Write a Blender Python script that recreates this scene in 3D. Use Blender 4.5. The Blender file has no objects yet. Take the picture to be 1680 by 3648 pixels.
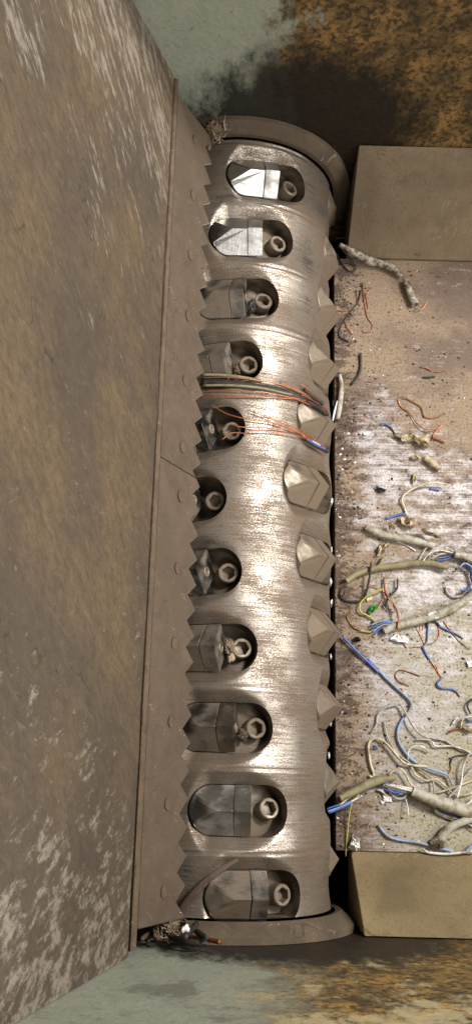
import bpy, bmesh, math, random
import numpy as np
from mathutils import Vector, Matrix, noise as mnoise
random.seed(7); np.random.seed(7)

# ------------------------------------------------------------------ camera, light, exposure
scn = bpy.context.scene
C = bpy.context.collection
CAM = np.array([0.00796, -0.31829, 1.20768]); EUL = (0.2716, -0.0059, 0.0248); FPX = 3405.4
cd = bpy.data.cameras.new('camera'); cam = bpy.data.objects.new('camera', cd); C.objects.link(cam)
cam.location = CAM; cam.rotation_euler = EUL
cd.sensor_fit = 'VERTICAL'; cd.sensor_height = 36; cd.lens = 36 * FPX / 3648; cd.clip_start = .02; cd.clip_end = 60
scn.camera = cam
scn.view_settings.view_transform = 'Standard'; scn.view_settings.look = 'None'
scn.view_settings.exposure = 0.0; scn.view_settings.gamma = 1.0
w = bpy.data.worlds.new('World'); scn.world = w; w.use_nodes = True
w.node_tree.nodes['Background'].inputs[0].default_value = (1.0, .97, .94, 1)
w.node_tree.nodes['Background'].inputs[1].default_value = 0.08

def area(name, loc, target, sx, sy, power, col):
    l = bpy.data.lights.new(name, 'AREA'); l.shape = 'RECTANGLE'; l.size = sx; l.size_y = sy; l.energy = power; l.color = col
    o = bpy.data.objects.new(name, l); C.objects.link(o); o.location = loc
    d = Vector(target) - Vector(loc); o.rotation_euler = d.to_track_quat('-Z', 'Y').to_euler()
    return o
# the lit workshop hall on the open side of the hopper, and a ceiling lamp above it
area('hall_light', (2.3, -.45, 1.75), (0, -.1, .1), 3.3, 2.3, 112, (1.0, .99, .975))
area('ceiling_lamp', (1.6, .95, 2.3), (.15, 0, 0), .5, .5, 100, (1.0, .97, .94))

area('ceiling_lamp', (.5, -1.7, 2.1), (.05, .44, .14), .9, .6, 18, (1.0, .98, .955))

# ------------------------------------------------------------------ helpers: pixels of the photograph to places
R_ = np.array(Matrix.LocRotScale(None, cam.rotation_euler, None).to_3x3())
def ray(px):
    return R_ @ np.array([(px[0] - 840) / FPX, -(px[1] - 1824) / FPX, -1.0])
def on_z(px, z):
    d = ray(px); return CAM + d * ((z - CAM[2]) / d[2])
def on_cyl(px, r):
    d = ray(px); a = d[0]**2 + d[2]**2; b = 2 * (CAM[0]*d[0] + CAM[2]*d[2]); c = CAM[0]**2 + CAM[2]**2 - r*r
    D = max(b*b - 4*a*c, 0)
    return CAM + d * ((-b - math.sqrt(D)) / (2*a))
def zr(o, k): return lambda L: [(x / k + o[0], y / k + o[1]) for x, y in L]
r6 = zr((1080, 700), 1.977); r7 = zr((1080, 1600), 1.977); r8 = zr((1080, 2300), 1.977)
r3 = zr((500, 1100), 1.4825); r5 = zr((450, 2500), 1.395); rc = zr((450, 3150), 2.965); rt = zr((550, 250), 3.953)

# ------------------------------------------------------------------ helpers: materials
def lin(c):
    return tuple(((v/255)/12.92 if v/255 <= .04045 else ((v/255 + .055)/1.055)**2.4) for v in c) + (1,)
class NT:
    def __init__(s, name):
        s.m = bpy.data.materials.new(name); s.m.use_nodes = True; s.t = s.m.node_tree; s.n = s.t.nodes
        s.b = s.n['Principled BSDF']; s.co = s.n.new('ShaderNodeTexCoord')
    def L(s, a, b): s.t.links.new(a, b)
    def sk(s, v, inp):
        if hasattr(v, 'is_output'): s.L(v, inp)
        elif isinstance(v, (int, float)) and inp.type == 'RGBA': inp.default_value = (v, v, v, 1)
        else: inp.default_value = v
    def vec(s, src='Object', scale=(1, 1, 1), rot=(0, 0, 0)):
        mp = s.n.new('ShaderNodeMapping'); s.L(s.co.outputs[src], mp.inputs[0])
        mp.inputs['Scale'].default_value = scale; mp.inputs['Rotation'].default_value = rot
        return mp.outputs[0]
    def vec2(s, rot, scale):
        a = s.vec('Object', (1, 1, 1), rot); mp = s.n.new('ShaderNodeMapping'); s.L(a, mp.inputs[0]); mp.inputs['Scale'].default_value = scale
        return mp.outputs[0]
    def noise(s, v, scale, detail=4, rough=.55, dist=0.0):
        n = s.n.new('ShaderNodeTexNoise'); s.L(v, n.inputs['Vector']); n.inputs['Scale'].default_value = scale
        n.inputs['Detail'].default_value = detail; n.inputs['Roughness'].default_value = rough; n.inputs['Distortion'].default_value = dist
        return n.outputs[0]
    def ramp(s, f, stops):
        r = s.n.new('ShaderNodeValToRGB'); s.L(f, r.inputs[0]); e = r.color_ramp.elements
        while len(e) < len(stops): e.new(.5)
        for el, (p, c) in zip(e, stops):
            el.position = p; el.color = c if isinstance(c, tuple) else (c, c, c, 1)
        return r.outputs[0]
    def mix(s, f, a, b, mode='MIX'):
        n = s.n.new('ShaderNodeMix'); n.data_type = 'RGBA'; n.blend_type = mode
        s.sk(f, n.inputs[0]); s.sk(a, n.inputs[6]); s.sk(b, n.inputs[7]); return n.outputs[2]
    def math(s, op, a, b=0.0, c=None, clamp=False):
        n = s.n.new('ShaderNodeMath'); n.operation = op; n.use_clamp = clamp
        s.sk(a, n.inputs[0]); s.sk(b, n.inputs[1])
        if c is not None: s.sk(c, n.inputs[2])
        return n.outputs[0]
    def lines(s, v, scale, wd, keep=.5):
        a = s.noise(v, scale, 2, .4, 1.0); b = s.noise(v, scale*.7, 2)
        l = s.mr(s.math('ABSOLUTE', s.math('SUBTRACT', a, .5)), wd, wd*.3)
        return s.math('MULTIPLY', l, s.mr(b, keep, keep + .06))
    def sep(s, v):
        n = s.n.new('ShaderNodeSeparateXYZ'); s.L(v, n.inputs[0]); return n.outputs
    def mr(s, v, a, b, c=0.0, d=1.0):
        n = s.n.new('ShaderNodeMapRange'); n.interpolation_type = 'SMOOTHSTEP'; s.sk(v, n.inputs[0])
        for i, q in enumerate((a, b, c, d)): n.inputs[i+1].default_value = q
        return n.outputs[0]
    def out(s, col=None, rough=None, metal=None, bump=None, bstr=.3, bdist=.001, spec=None):
        if col is not None: s.sk(col, s.b.inputs['Base Color'])
        if rough is not None: s.sk(rough, s.b.inputs['Roughness'])
        if metal is not None: s.sk(metal, s.b.inputs['Metallic'])
        if spec is not None: s.b.inputs['Specular IOR Level'].default_value = spec
        if bump is not None:
            n = s.n.new('ShaderNodeBump'); n.inputs['Strength'].default_value = bstr; n.inputs['Distance'].default_value = bdist
            s.L(bump, n.inputs['Height']); s.L(n.outputs[0], s.b.inputs['Normal'])
        return s.m

BROWN = lin((122, 103, 82)); BROWN2 = lin((98, 80, 62)); TAN = lin((146, 122, 88))
def m_dust(name, c1=BROWN2, c2=BROWN, sc=14, fine=420, lsc=16, stain=.5):
    t = NT(name); v = t.vec()
    a = t.noise(v, sc, 8, .68); b = t.noise(v, fine, 3); g = t.noise(v, sc*.5, 6, .6)
    col = t.mix(t.ramp(a, [(.3, 0.0), (.7, 1.0)]), c1, c2)
    col = t.mix(t.mr(g, .52, .68, 0, stain), col, tuple(x*.55 for x in c1[:3]) + (1,))
    col = t.mix(t.ramp(b, [(.55, 0.0), (.75, .4)]), col, lin((60, 48, 36)))
    ln = t.lines(t.vec2((.2, .5, .6), (.35, 2.4, 1.6)), lsc*.7, .007, .54); ln2 = t.lines(t.vec2((.3, .7, -.5), (.4, 3.0, 1.8)), lsc*1.2, .008, .54)
    col = t.mix(t.math('MULTIPLY', ln, .45), col, lin((52, 42, 32))); col = t.mix(t.math('MULTIPLY', ln2, .3), col, lin((170, 156, 134)))
    h = t.math('ADD', t.math('MULTIPLY', a, 1.5), b); h = t.math('SUBTRACT', h, t.math('MULTIPLY', t.math('ADD', ln, ln2), .5))
    return t.out(col, .84, 0.0, h, .4, .0014, .25)
def m_drum():
    t = NT('worn_drum_steel'); uv = t.vec('UV')
    st = t.noise(t.vec('UV', (16, 900, 1)), 1.0, 5, .7)             # scratches round the drum
    st2 = t.noise(t.vec('UV', (22, 420, 1)), 1.0, 5, .65)
    sc = t.noise(t.vec('UV', (90, 700, 1)), 1.0, 3, .6)
    pits = t.noise(t.vec('UV', (1, 1.3, 1)), 560, 3, .65)
    big = t.noise(t.vec('UV', (16, 22, 1)), 1.0, 6, .62)
    dust = t.math('ADD', t.math('MULTIPLY', st2, .5), t.math('MULTIPLY', big, .8))
    dust = t.math('ADD', dust, t.math('MULTIPLY', pits, .9))
    dust = t.mr(dust, .91, 1.22)
    steel = t.mix(st, lin((98, 87, 75)), lin((202, 192, 179)))
    dcol = t.mix(big, lin((62, 48, 35)), lin((102, 81, 58)))
    col = t.mix(t.math('MULTIPLY', dust, .92), steel, dcol)
    grime = t.mr(t.math('ADD', sc, t.math('MULTIPLY', big, .5)), .92, 1.04)
    col = t.mix(t.math('MULTIPLY', grime, .75), col, lin((58, 46, 36)))
    met = t.math('SUBTRACT', .96, t.math('MULTIPLY', dust, .7))
    ro = t.math('ADD', t.math('ADD', .20, t.math('MULTIPLY', st, .16)), t.math('MULTIPLY', dust, .32))
    h = t.math('ADD', t.math('ADD', st, t.math('MULTIPLY', pits, .3)), t.math('MULTIPLY', st2, .6))
    return t.out(col, ro, met, h, .36, .0006)
def m_steel(name, c1, c2, dirt, rough=.3):
    t = NT(name); v = t.vec('Object', (30, 420, 420)); o = t.vec()
    st = t.noise(v, 1.0, 4, .6); big = t.noise(o, 45, 3, .5); sc = t.noise(t.vec('Object', (420, 60, 60), (0, 0, .5)), 1.0, 3)
    info = t.n.new('ShaderNodeObjectInfo')
    d = t.math('ADD', big, t.math('MULTIPLY', info.outputs['Random'], .25))
    d = t.mr(d, .62 - dirt, 1.05 - dirt)
    col = t.mix(st, c1, c2); col = t.mix(t.math('MULTIPLY', d, .85), col, lin((104, 87, 67)))
    met = t.math('SUBTRACT', 1.0, t.math('MULTIPLY', d, .8))
    ro = t.math('ADD', rough, t.math('MULTIPLY', d, .35))
    return t.out(col, ro, met, t.math('ADD', st, t.math('MULTIPLY', sc, .6)), .4, .0005)
def m_panel():
    t = NT('scuffed_hopper_plate'); v = t.vec(); p = t.sep(v); A = math.radians
    s1 = t.noise(t.vec2((A(30), 0, 0), (10, 18, 9)), 1.0, 6, .65)
    s2 = t.noise(t.vec2((A(45), 0, 0), (60, 130, 30)), 1.0, 9, .74)
    s3 = t.noise(t.vec2((A(-22), 0, 0), (60, 100, 42)), 1.0, 9, .74)
    big = t.noise(v, 6, 4); mott = t.noise(t.vec2((A(35), 0, 0), (60, 110, 60)), 1.0, 9, .78); fine = t.noise(t.vec2((A(40), 0, 0), (140, 420, 180)), 1.0, 5, .7)
    sc = t.mix(t.mr(p[1], -.15, .15), s3, s2)
    ends = t.math('MAXIMUM', t.mr(p[1], .10, .46), t.mr(p[1], -.22, -.48, 0, .95))   # rubbed bare towards both ends
    thr = t.math('ADD', t.math('ADD', sc, t.math('MULTIPLY', mott, .35)), t.math('MULTIPLY', ends, .15))
    thr = t.math('ADD', thr, t.math('MULTIPLY', t.math('SUBTRACT', s1, .5), .55))
    k = t.mr(thr, .78, .93)
    base = t.mix(t.mr(big, .38, .66), lin((76, 65, 54)), lin((96, 80, 58)))
    base = t.mix(t.mr(mott, .40, .64, 0, .55), base, lin((56, 47, 38)))
    base = t.mix(t.mr(mott, .44, .28, 0, .4), base, lin((108, 95, 78)))
    base = t.mix(t.mr(s1, .45, .7, 0, .6), base, lin((68, 58, 48)))
    col = t.mix(t.math('MULTIPLY', k, .62), base, lin((142, 132, 118)))
    col = t.mix(t.mr(fine, .50, .68, 0, .55), col, lin((58, 48, 39)))
    ln = t.lines(t.vec2((A(40), 0, 0), (1, 1.6, .5)), 14, .006, .52); ln2 = t.lines(t.vec2((A(25), 0, 0), (1, 2.4, .5)), 26, .008, .52)
    col = t.mix(t.math('MULTIPLY', ln, .6), col, lin((48, 39, 31))); col = t.mix(t.math('MULTIPLY', ln2, .16), col, lin((140, 128, 110)))
    return t.out(col, .72, .0, t.math('ADD', sc, t.math('MULTIPLY', fine, .6)), .45, .0012, .3)
def m_wall(name, sgn):
    t = NT(name); v = t.vec(); p = t.sep(v)
    n1 = t.noise(v, 9, 8, .66); n2 = t.noise(v, 34, 9, .72); n3 = t.noise(v, 150, 6, .7); n4 = t.noise(t.vec('Object', (1, 1, .5)), 46, 9, .72); n5 = t.noise(v, 16, 8, .7)
    paint = t.mix(n2, lin((128, 132, 116)), lin((164, 167, 150)))
    paint = t.mix(t.mr(n3, .56, .72, 0, .6), paint, lin((92, 90, 76)))
    if sgn < 0: paint = t.mix(t.mr(n5, .5, .62, 0, .55), paint, lin((84, 84, 72)))
    rust = t.mix(t.mr(n2, .34, .66), lin((72, 58, 34)), lin((130, 102, 58)) if sgn > 0 else lin((166, 134, 74)))
    rust = t.mix(t.mr(n5, .53, .60, 0, .8), rust, lin((146, 110, 62)) if sgn > 0 else lin((178, 136, 62)))
    rust = t.mix(t.mr(n3, .44, .60, 0, .85), rust, lin((44, 36, 22)))
    # rust eats the paint to the right
    xr = t.math('ADD', p[0], t.math('MULTIPLY', t.math('SUBTRACT', n1, .5), .20))
    xr = t.math('ADD', xr, t.math('MULTIPLY', t.math('SUBTRACT', n4, .5), .16))
    k = t.mr(xr, .045, .085) if sgn > 0 else t.mr(xr, .0, .10)
    col = t.mix(k, paint, rust)
    if sgn < 0:
        pale = t.mr(t.math('ADD', n1, t.math('MULTIPLY', n4, .6)), .80, .92)
        col = t.mix(t.math('MULTIPLY', t.math('MULTIPLY', pale, t.mr(p[0], -.02, .08)), .6), col, lin((206, 194, 152)))
    # black bearing grease thrown onto the wall round the shaft
    rr = t.math('SQRT', t.math('ADD', t.math('POWER', t.math('SUBTRACT', p[0], .085 if sgn > 0 else .08), 2.0), t.math('POWER', t.math('SUBTRACT', p[2], .12 if sgn > 0 else .06), 2.0)))
    rr = t.math('ADD', rr, t.math('MULTIPLY', t.math('SUBTRACT', n4, .5), .17))
    g = t.mr(rr, .185, .115) if sgn > 0 else t.mr(rr, .225, .155)
    col = t.mix(t.math('MULTIPLY', g, .95), col, lin((22, 18, 11)))
    return t.out(col, t.mix(g, .62, .5), 0.0, t.math('ADD', n2, n3), .6, .002, .35)
def m_bed():
    t = NT('worn_bed_steel'); v = t.vec(); p = t.sep(v)
    st = t.noise(t.vec('Object', (9, 330, 1)), 1.0, 5, .65)
    bl = t.noise(t.vec('Object', (40, 80, 1)), 1.0, 6, .68, .3); big = t.noise(t.vec('Object', (7, 9, 1)), 1.0, 4); sp = t.noise(v, 300, 4, .65)
    ends = t.math('MAXIMUM', t.mr(p[1], .06, .34), t.mr(p[1], -.26, -.40, 0, .45))
    right = t.mr(p[0], .2, .42)
    d = t.math('ADD', t.math('ADD', t.math('MULTIPLY', bl, .8), t.math('MULTIPLY', big, .55)), t.math('MULTIPLY', sp, .3))
    d = t.math('ADD', d, t.math('ADD', t.math('MULTIPLY', ends, .22), t.math('MULTIPLY', right, .10)))
    d = t.math('ADD', d, t.math('MULTIPLY', t.math('SUBTRACT', st, .5), .5))
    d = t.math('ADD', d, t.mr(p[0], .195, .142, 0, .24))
    k = t.mr(d, .71, .98)
    steel = t.mix(st, lin((142, 134, 130)), lin((188, 181, 178)))
    dirt = t.mix(t.mr(big, .4, .6), lin((96, 75, 57)), lin((136, 114, 88)))
    low = t.math('MULTIPLY', t.mr(p[1], .0, -.16), t.mr(p[0], .17, .24))
    dirt = t.mix(low, dirt, t.mix(bl, lin((140, 130, 100)), lin((172, 164, 136))))
    dirt = t.mix(t.mr(sp, .50, .66, 0, .8), dirt, lin((72, 56, 40)))
    col = t.mix(t.math('MULTIPLY', k, .92), steel, dirt)
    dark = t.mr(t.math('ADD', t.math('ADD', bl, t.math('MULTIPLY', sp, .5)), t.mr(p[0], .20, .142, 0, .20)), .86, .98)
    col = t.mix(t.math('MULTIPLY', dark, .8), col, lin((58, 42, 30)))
    met = t.math('MULTIPLY', t.math('SUBTRACT', 1.0, k), .35)
    return t.out(col, t.mix(k, .42, .8), met, t.math('ADD', d, t.math('MULTIPLY', sp, .6)), .45, .0012)
def m_plain(name, c, rough=.55, metal=0.0, var=.25, sc=150):
    t = NT(name); v = t.vec(); n = t.noise(v, sc, 4)
    c1 = lin(c); c2 = tuple(x * (1 - var) for x in c1[:3]) + (1,)
    return t.out(t.mix(t.ramp(n, [(.35, 0.0), (.65, 1.0)]), c2, c1), rough, metal, n, .25, .0005)
def m_dirty(name, c, dirt=(110, 94, 72), amt=.6, rough=.6):
    t = NT(name); v = t.vec(); n = t.noise(v, 90, 5, .65); f = t.noise(v, 420, 3)
    k = t.mr(t.math('ADD', n, t.math('MULTIPLY', f, .3)), .78 - amt * .4, .95 - amt * .3)
    return t.out(t.mix(k, lin(c), lin(dirt)), rough, 0.0, t.math('ADD', n, f), .35, .001)

M = dict(
    drum=m_drum(), pocket=m_steel('milled_pocket_steel', lin((70, 63, 55)), lin((108, 99, 87)), .22, .42),
    insert=m_steel('insert_steel', lin((112, 106, 97)), lin((172, 166, 156)), .10, .28), holder=m_steel('holder_steel', lin((92, 85, 76)), lin((158, 150, 138)), .13, .32),
    insert_bright=m_steel('bright_insert_steel', lin((140, 137, 132)), lin((214, 212, 208)), -.02, .32), insert_dusty=m_steel('dusty_insert_steel', lin((112, 103, 90)), lin((160, 150, 135)), .32, .36), bolt=m_steel('bolt_steel', lin((120, 110, 96)), lin((152, 142, 126)), .26, .42), ring=m_dust('greasy_ring_dust', lin((70, 60, 49)), lin((98, 84, 67)), 22),  # the lighter, less dirty insert steel has its glint put into the colour
    knife=m_dust('knife_dust', lin((76, 64, 52)), lin((94, 80, 66)), 26, 500, 30, .25), plug=m_dust('plug_dust', lin((84, 70, 56)), lin((102, 86, 69))), strip=m_dust('strip_dust', lin((74, 60, 47)), lin((106, 90, 71)), 46, 300), knife_edge=m_dust('worn_knife_edge', lin((126, 116, 102)), lin((166, 158, 146)), 60, 500),
    panel=m_panel(), wall_top=m_wall('rusted_paint_far', 1), wall_bot=m_wall('rusted_paint_near', -1), bed=m_bed(),
    ramp=m_dust('ramp_dust', lin((104, 89, 70)), lin((134, 117, 92)), 16, 260, 18, .55), ramp_tan=m_dust('tan_ramp_dust', lin((108, 93, 68)), lin((144, 126, 92)), 18, 260, 18, .6), dark=m_plain('dark_machine_steel', (38, 33, 27), .8), casing=m_dust('casing_dust', lin((70, 58, 44)), lin((92, 78, 60))),
    copper=m_plain('bare_copper', (196, 124, 88), .36, .7, .4, 300), copper_dull=m_plain('dull_copper', (150, 92, 58), .45, .6, .4, 300),
    blue=m_dirty('blue_insulation', (66, 98, 172), (100, 104, 122), .35, .45), pale_blue=m_dirty('pale_blue_insulation', (132, 156, 198), (136, 132, 124), .5, .5),
    white=m_dirty('white_insulation', (214, 211, 202), (150, 138, 120), .5, .5), cream=m_dirty('cream_insulation', (200, 190, 160), (146, 130, 100), .5, .5),
    grey=m_dirty('grey_insulation', (170, 166, 160), (130, 120, 106), .45, .55), black=m_dirty('black_insulation', (38, 34, 30), (74, 62, 50), .3, .6),
    sheath=m_dirty('grey_cable_sheath', (168, 164, 148), (128, 114, 88), .5, .6), olive=m_dirty('dusty_olive_sheath', (132, 124, 92), (112, 98, 68), .5, .65), rag=m_dirty('grime_coated_sheath', (164, 154, 138), (76, 63, 48), .6, .9),
    yellow=m_dirty('yellow_green_insulation', (176, 168, 70), (120, 140, 80), .35, .5), green=m_plain('green_plastic', (60, 150, 62), .35), paper=m_dirty('white_scrap', (236, 234, 230), (180, 170, 156), .2, .7),
    tan=m_dirty('torn_tan_scrap', (178, 162, 134), (122, 104, 80), .45, .8), fluff=m_dirty('matted_dust', (126, 108, 86), (86, 70, 54), .5, .95), strap=m_dirty('brown_strap', (82, 65, 53), (64, 52, 42), .4, .8), fluff_pale=m_dirty('pale_dust_fibre', (158, 140, 116), (110, 92, 72), .4, .95))

# ------------------------------------------------------------------ helpers: objects
def mesh(name, vs, fs, mat=None, parent=None, smooth=False, loc=None):
    me = bpy.data.meshes.new(name); vs = np.asarray(vs, float)
    if loc is not None: vs = vs - np.asarray(loc, float)
    me.from_pydata(vs.tolist(), [], [tuple(int(i) for i in f) for f in fs]); me.update()
    if smooth: me.shade_smooth()
    if mat: me.materials.append(mat)
    o = bpy.data.objects.new(name, me); C.objects.link(o)
    if loc is not None and parent is None: o.location = loc
    if parent: o.parent = parent
    return o
def tag(o, label=None, cat=None, group=None, kind=None):
    if label: o['label'] = label
    if cat: o['category'] = cat
    if group: o['group'] = group
    if kind: o['kind'] = kind
    return o
def empty(name, loc=(0, 0, 0)):
    o = bpy.data.objects.new(name, None); o.empty_display_size = .02; o.location = loc; C.objects.link(o); return o
def bevel(o, wd, seg=2, ang=30):
    bm = bmesh.new(); bm.from_mesh(o.data); bmesh.ops.recalc_face_normals(bm, faces=bm.faces)
    es = [e for e in bm.edges if len(e.link_faces) == 2 and e.calc_face_angle(0) > math.radians(ang)]
    bmesh.ops.bevel(bm, geom=es, offset=wd, segments=seg, profile=.5, affect='EDGES', clamp_overlap=True)
    bm.to_mesh(o.data); bm.free(); return o
def fixn(o):
    bm = bmesh.new(); bm.from_mesh(o.data); bmesh.ops.recalc_face_normals(bm, faces=bm.faces); bm.to_mesh(o.data); bm.free(); return o
def prism(poly, a0, a1, axis):
    """poly of 2-D points extruded along axis 0/1/2"""
    n = len(poly); vs = []
    for a in (a0, a1):
        for p in poly:
            v = list(p); v.insert(axis, a); vs.append(v)
    fs = [list(range(n)), list(range(2*n - 1, n - 1, -1))] + [(i, (i+1) % n, n + (i+1) % n, n + i) for i in range(n)]
    return vs, fs
def spline(P, n=6):
    P = [np.asarray(p, float) for p in P]
    if len(P) < 3: return [P[0] + (P[-1] - P[0]) * t for t in np.linspace(0, 1, n + 1)]
    Q = [2*P[0] - P[1]] + P + [2*P[-1] - P[-2]]; out = []
    for i in range(1, len(Q) - 2):
        for t in np.arange(n) / n:
            a, b, c, d = Q[i-1], Q[i], Q[i+1], Q[i+2]
            out.append(.5 * (2*b + (c - a)*t + (2*a - 5*b + 4*c - d)*t*t + (3*b - a - 3*c + d)*t**3))
    out.append(P[-1]); return out
def tube(P, rad, sides=8, flat=1.0, jit=0.0, hollow=False, seed=0):
    rnd = random.Random(seed); P = [Vector(p) for p in P]; n = len(P)
    rs = np.interp(np.linspace(0, 1, n), np.linspace(0, 1, len(rad)), rad) if isinstance(rad, (list, tuple)) else [rad]*n
    vs = []; fs = []; up = Vector((0, 0, 1))
    for i, p in enumerate(P):
        t = (P[min(i+1, n-1)] - P[max(i-1, 0)]); t = t.normalized() if t.length > 1e-9 else Vector((1, 0, 0))
        s = t.cross(up); s = s.normalized() if s.length > 1e-3 else Vector((1, 0, 0)); u = s.cross(t)
        for k in range(sides):
            a = 2*math.pi*k/sides; r = rs[i] * (1 + jit*rnd.uniform(-1, 1))
            vs.append(p + s*math.cos(a)*r + u*math.sin(a)*r*flat)
    for i in range(n - 1):
        for k in range(sides):
            a = i*sides + k; b = i*sides + (k+1) % sides; fs.append((a, b, b + sides, a + sides))
    if hollow:
        for e, i, nxt in ((0, 0, 1), (1, n-1, n-2)):
            base = len(vs); ctr = P[i]; dep = (P[nxt] - P[i]).normalized() * min(rs[i]*2, (P[nxt]-P[i]).length*.9)
            for k in range(sides): vs.append(ctr + (Vector(vs[i*sides + k]) - ctr)*.62)
            for k in range(sides): vs.append(ctr + (Vector(vs[i*sides + k]) - ctr)*.55 + dep)
            for k in range(sides):
                k2 = (k+1) % sides
                fs.append((i*sides + k, i*sides + k2, base + k2, base + k)); fs.append((base + k, base + k2, base + sides + k2, base + sides + k))
            fs.append([base + sides + k for k in range(sides)])
    else:
        fs.append(list(range(sides))[::-1]); fs.append([(n-1)*sides + k for k in range(sides)])
    return vs, fs

# ------------------------------------------------------------------ the setting
YT, YB, ZB = .505, -.482, -.04           # end walls, bed level
vs, fs = prism([(-3, -3), (3, -3), (3, 3), (-3, 3)], -.42, -.40, 2)
tag(mesh('floor', vs, fs, M['dark']), kind='structure')  # unseen floor, added so no world light leaks in from below
def wall(name, y0, y1, ztop, m):
    vs, fs = prism([(-.6, -.40), (1.0, -.40), (1.0, ztop), (-.6, ztop)], y0, y1, 1)
    return tag(fixn(mesh(name, vs, fs, m)), kind='structure')
wall('wall_far', YT, YT + .02, .46, M['wall_top'])
wall('wall_near', YB - .02, YB, .54, M['wall_bot'])
# unseen plate behind the knife beam, added to keep world light out
vs, fs = prism([(-.16, -.40), (-.135, -.40), (-.135, .10), (-.16, .19)], YB + .002, YT - .002, 1)
tag(fixn(mesh('wall_closure', vs, fs, M['casing'])), kind='structure')
# sloped hopper plate (slightly twisted), 8 mm thick
vs = []; fs = []; ny, nz = 40, 30
for L in (0, 1):
    for j in range(ny + 1):
        f = j / ny; y = YB + .001 + (YT - YB - .002)*f
        d = Vector((-.0513, 0, .2589)).lerp(Vector((-.0425, 0, .1264))*2, f).normalized()
        b = Vector((-.0822, y, .2415 - .0135*f)); nrm = Vector((d.z, 0, -d.x))
        for i in range(nz + 1):
            h = .5*i/nz
            p = b + d*h - nrm*(.008*L) + nrm*((.0022*mnoise.noise(Vector((y*6, h*6, 3))) + .0008*mnoise.noise(Vector((y*22, h*22, 9)))) if not L else 0)
            vs.append(p)
W_ = nz + 1; off = (ny + 1)*W_
for j in range(ny):
    for i in range(nz):
        a = j*W_ + i; fs.append((a, a+1, a+1+W_, a+W_)); fs.append((off+a, off+a+W_, off+a+W_+1, off+a+1))
for j in range(ny):
    a = j*W_; fs.append((a, a+W_, off+a+W_, off+a)); a += nz; fs.append((a, off+a, off+a+W_, a+W_))
for i in range(nz):
    a = i; fs.append((a, off+a, off+a+1, a+1)); a = ny*W_ + i; fs.append((a, a+1, off+a+1, off+a))
tag(fixn(mesh('wall_hopper', vs, fs, M['panel'], smooth=False)), kind='structure')
# feed bed
vs, fs = prism([(.1402, ZB - .03), (1.0, ZB - .03), (1.0, ZB), (.1402, ZB)], -.401, .4185, 1)
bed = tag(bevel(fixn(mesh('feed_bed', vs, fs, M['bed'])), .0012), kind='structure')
vs, fs = prism([(.99, ZB + .001), (1.05, ZB + .001), (1.05, .27), (.99, .27)], YB + .002, YT - .002, 1)
tag(fixn(mesh('wall_pusher', vs, fs, M['ramp'])), kind='structure')
# unseen plate deep in the gap, added to block world light under the bed
vs, fs = prism([(.150, -.40), (1.0, -.40), (1.0, ZB - .031), (.150, ZB - .031)], -.395, .412, 1)
tag(fixn(mesh('bed_closure', vs, fs, M['dark'])), kind='structure')

D2R_ = math.radians
def ramp(ya, yw, zt, label, m):
    s = 1 if yw > ya else -1
    poly = [(ya, ZB - .03), (ya, ZB + .003), (ya + s*.004, ZB + .006), (yw - s*.004, zt - .004), (yw - s*.001, zt - .002), (yw - s*.001, ZB - .03)]
    vs, fs = prism(poly, .1585, 1.0, 0)
    # poly is (y, z)
    o = bevel(fixn(mesh('corner_ramp', vs, fs, M[m], loc=(.5, (ya+yw)/2, ZB))), .014, 6)
    for p_ in o.data.polygons: p_.use_smooth = True
    o.data.set_sharp_from_angle(angle=D2R_(35))
    return tag(o, label, 'ramp', 'sloped plates at the ends of the bed')
ramp(.4190, YT, .108, 'dusty brown sloped plate in the upper right corner against the rusted wall', 'ramp')
ramp(-.4015, YB, .080, 'dusty tan sloped plate in the lower right corner against the yellow rusted wall', 'ramp_tan')

# ------------------------------------------------------------------ end rings
def ring(prof, label, y0):
    n = 96; vs = []; fs = []; m = len(prof)
    for k in range(n):
        a = 2*math.pi*k/n
        for r, y in prof: vs.append((r*math.sin(a), y, r*math.cos(a)))
    for k in range(n):
        for j in range(m):
            fs.append((k*m + j, k*m + (j+1) % m, ((k+1) % n)*m + (j+1) % m, ((k+1) % n)*m + j))
    o = fixn(mesh('end_ring', vs, fs, M['ring'], loc=(0, y0, 0)))
    for p in o.data.polygons: p.use_smooth = True
    o.data.set_sharp_from_angle(angle=math.radians(24))
    return tag(o, label, 'ring', 'end rings of the rotor')
ring([(.1345, .5045), (.1345, .4900), (.1410, .4893), (.1566, .4970), (.1580, .4985), (.1580, .5045)], 'dusty steel end ring at the top end of the toothed rotor', YT)
ring([(.1345, -.4815), (.1345, -.4625), (.1405, -.4615), (.1566, -.4725), (.1582, -.4745), (.1582, -.4815)], 'dusty steel end ring at the bottom end of the toothed rotor', YB)

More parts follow.
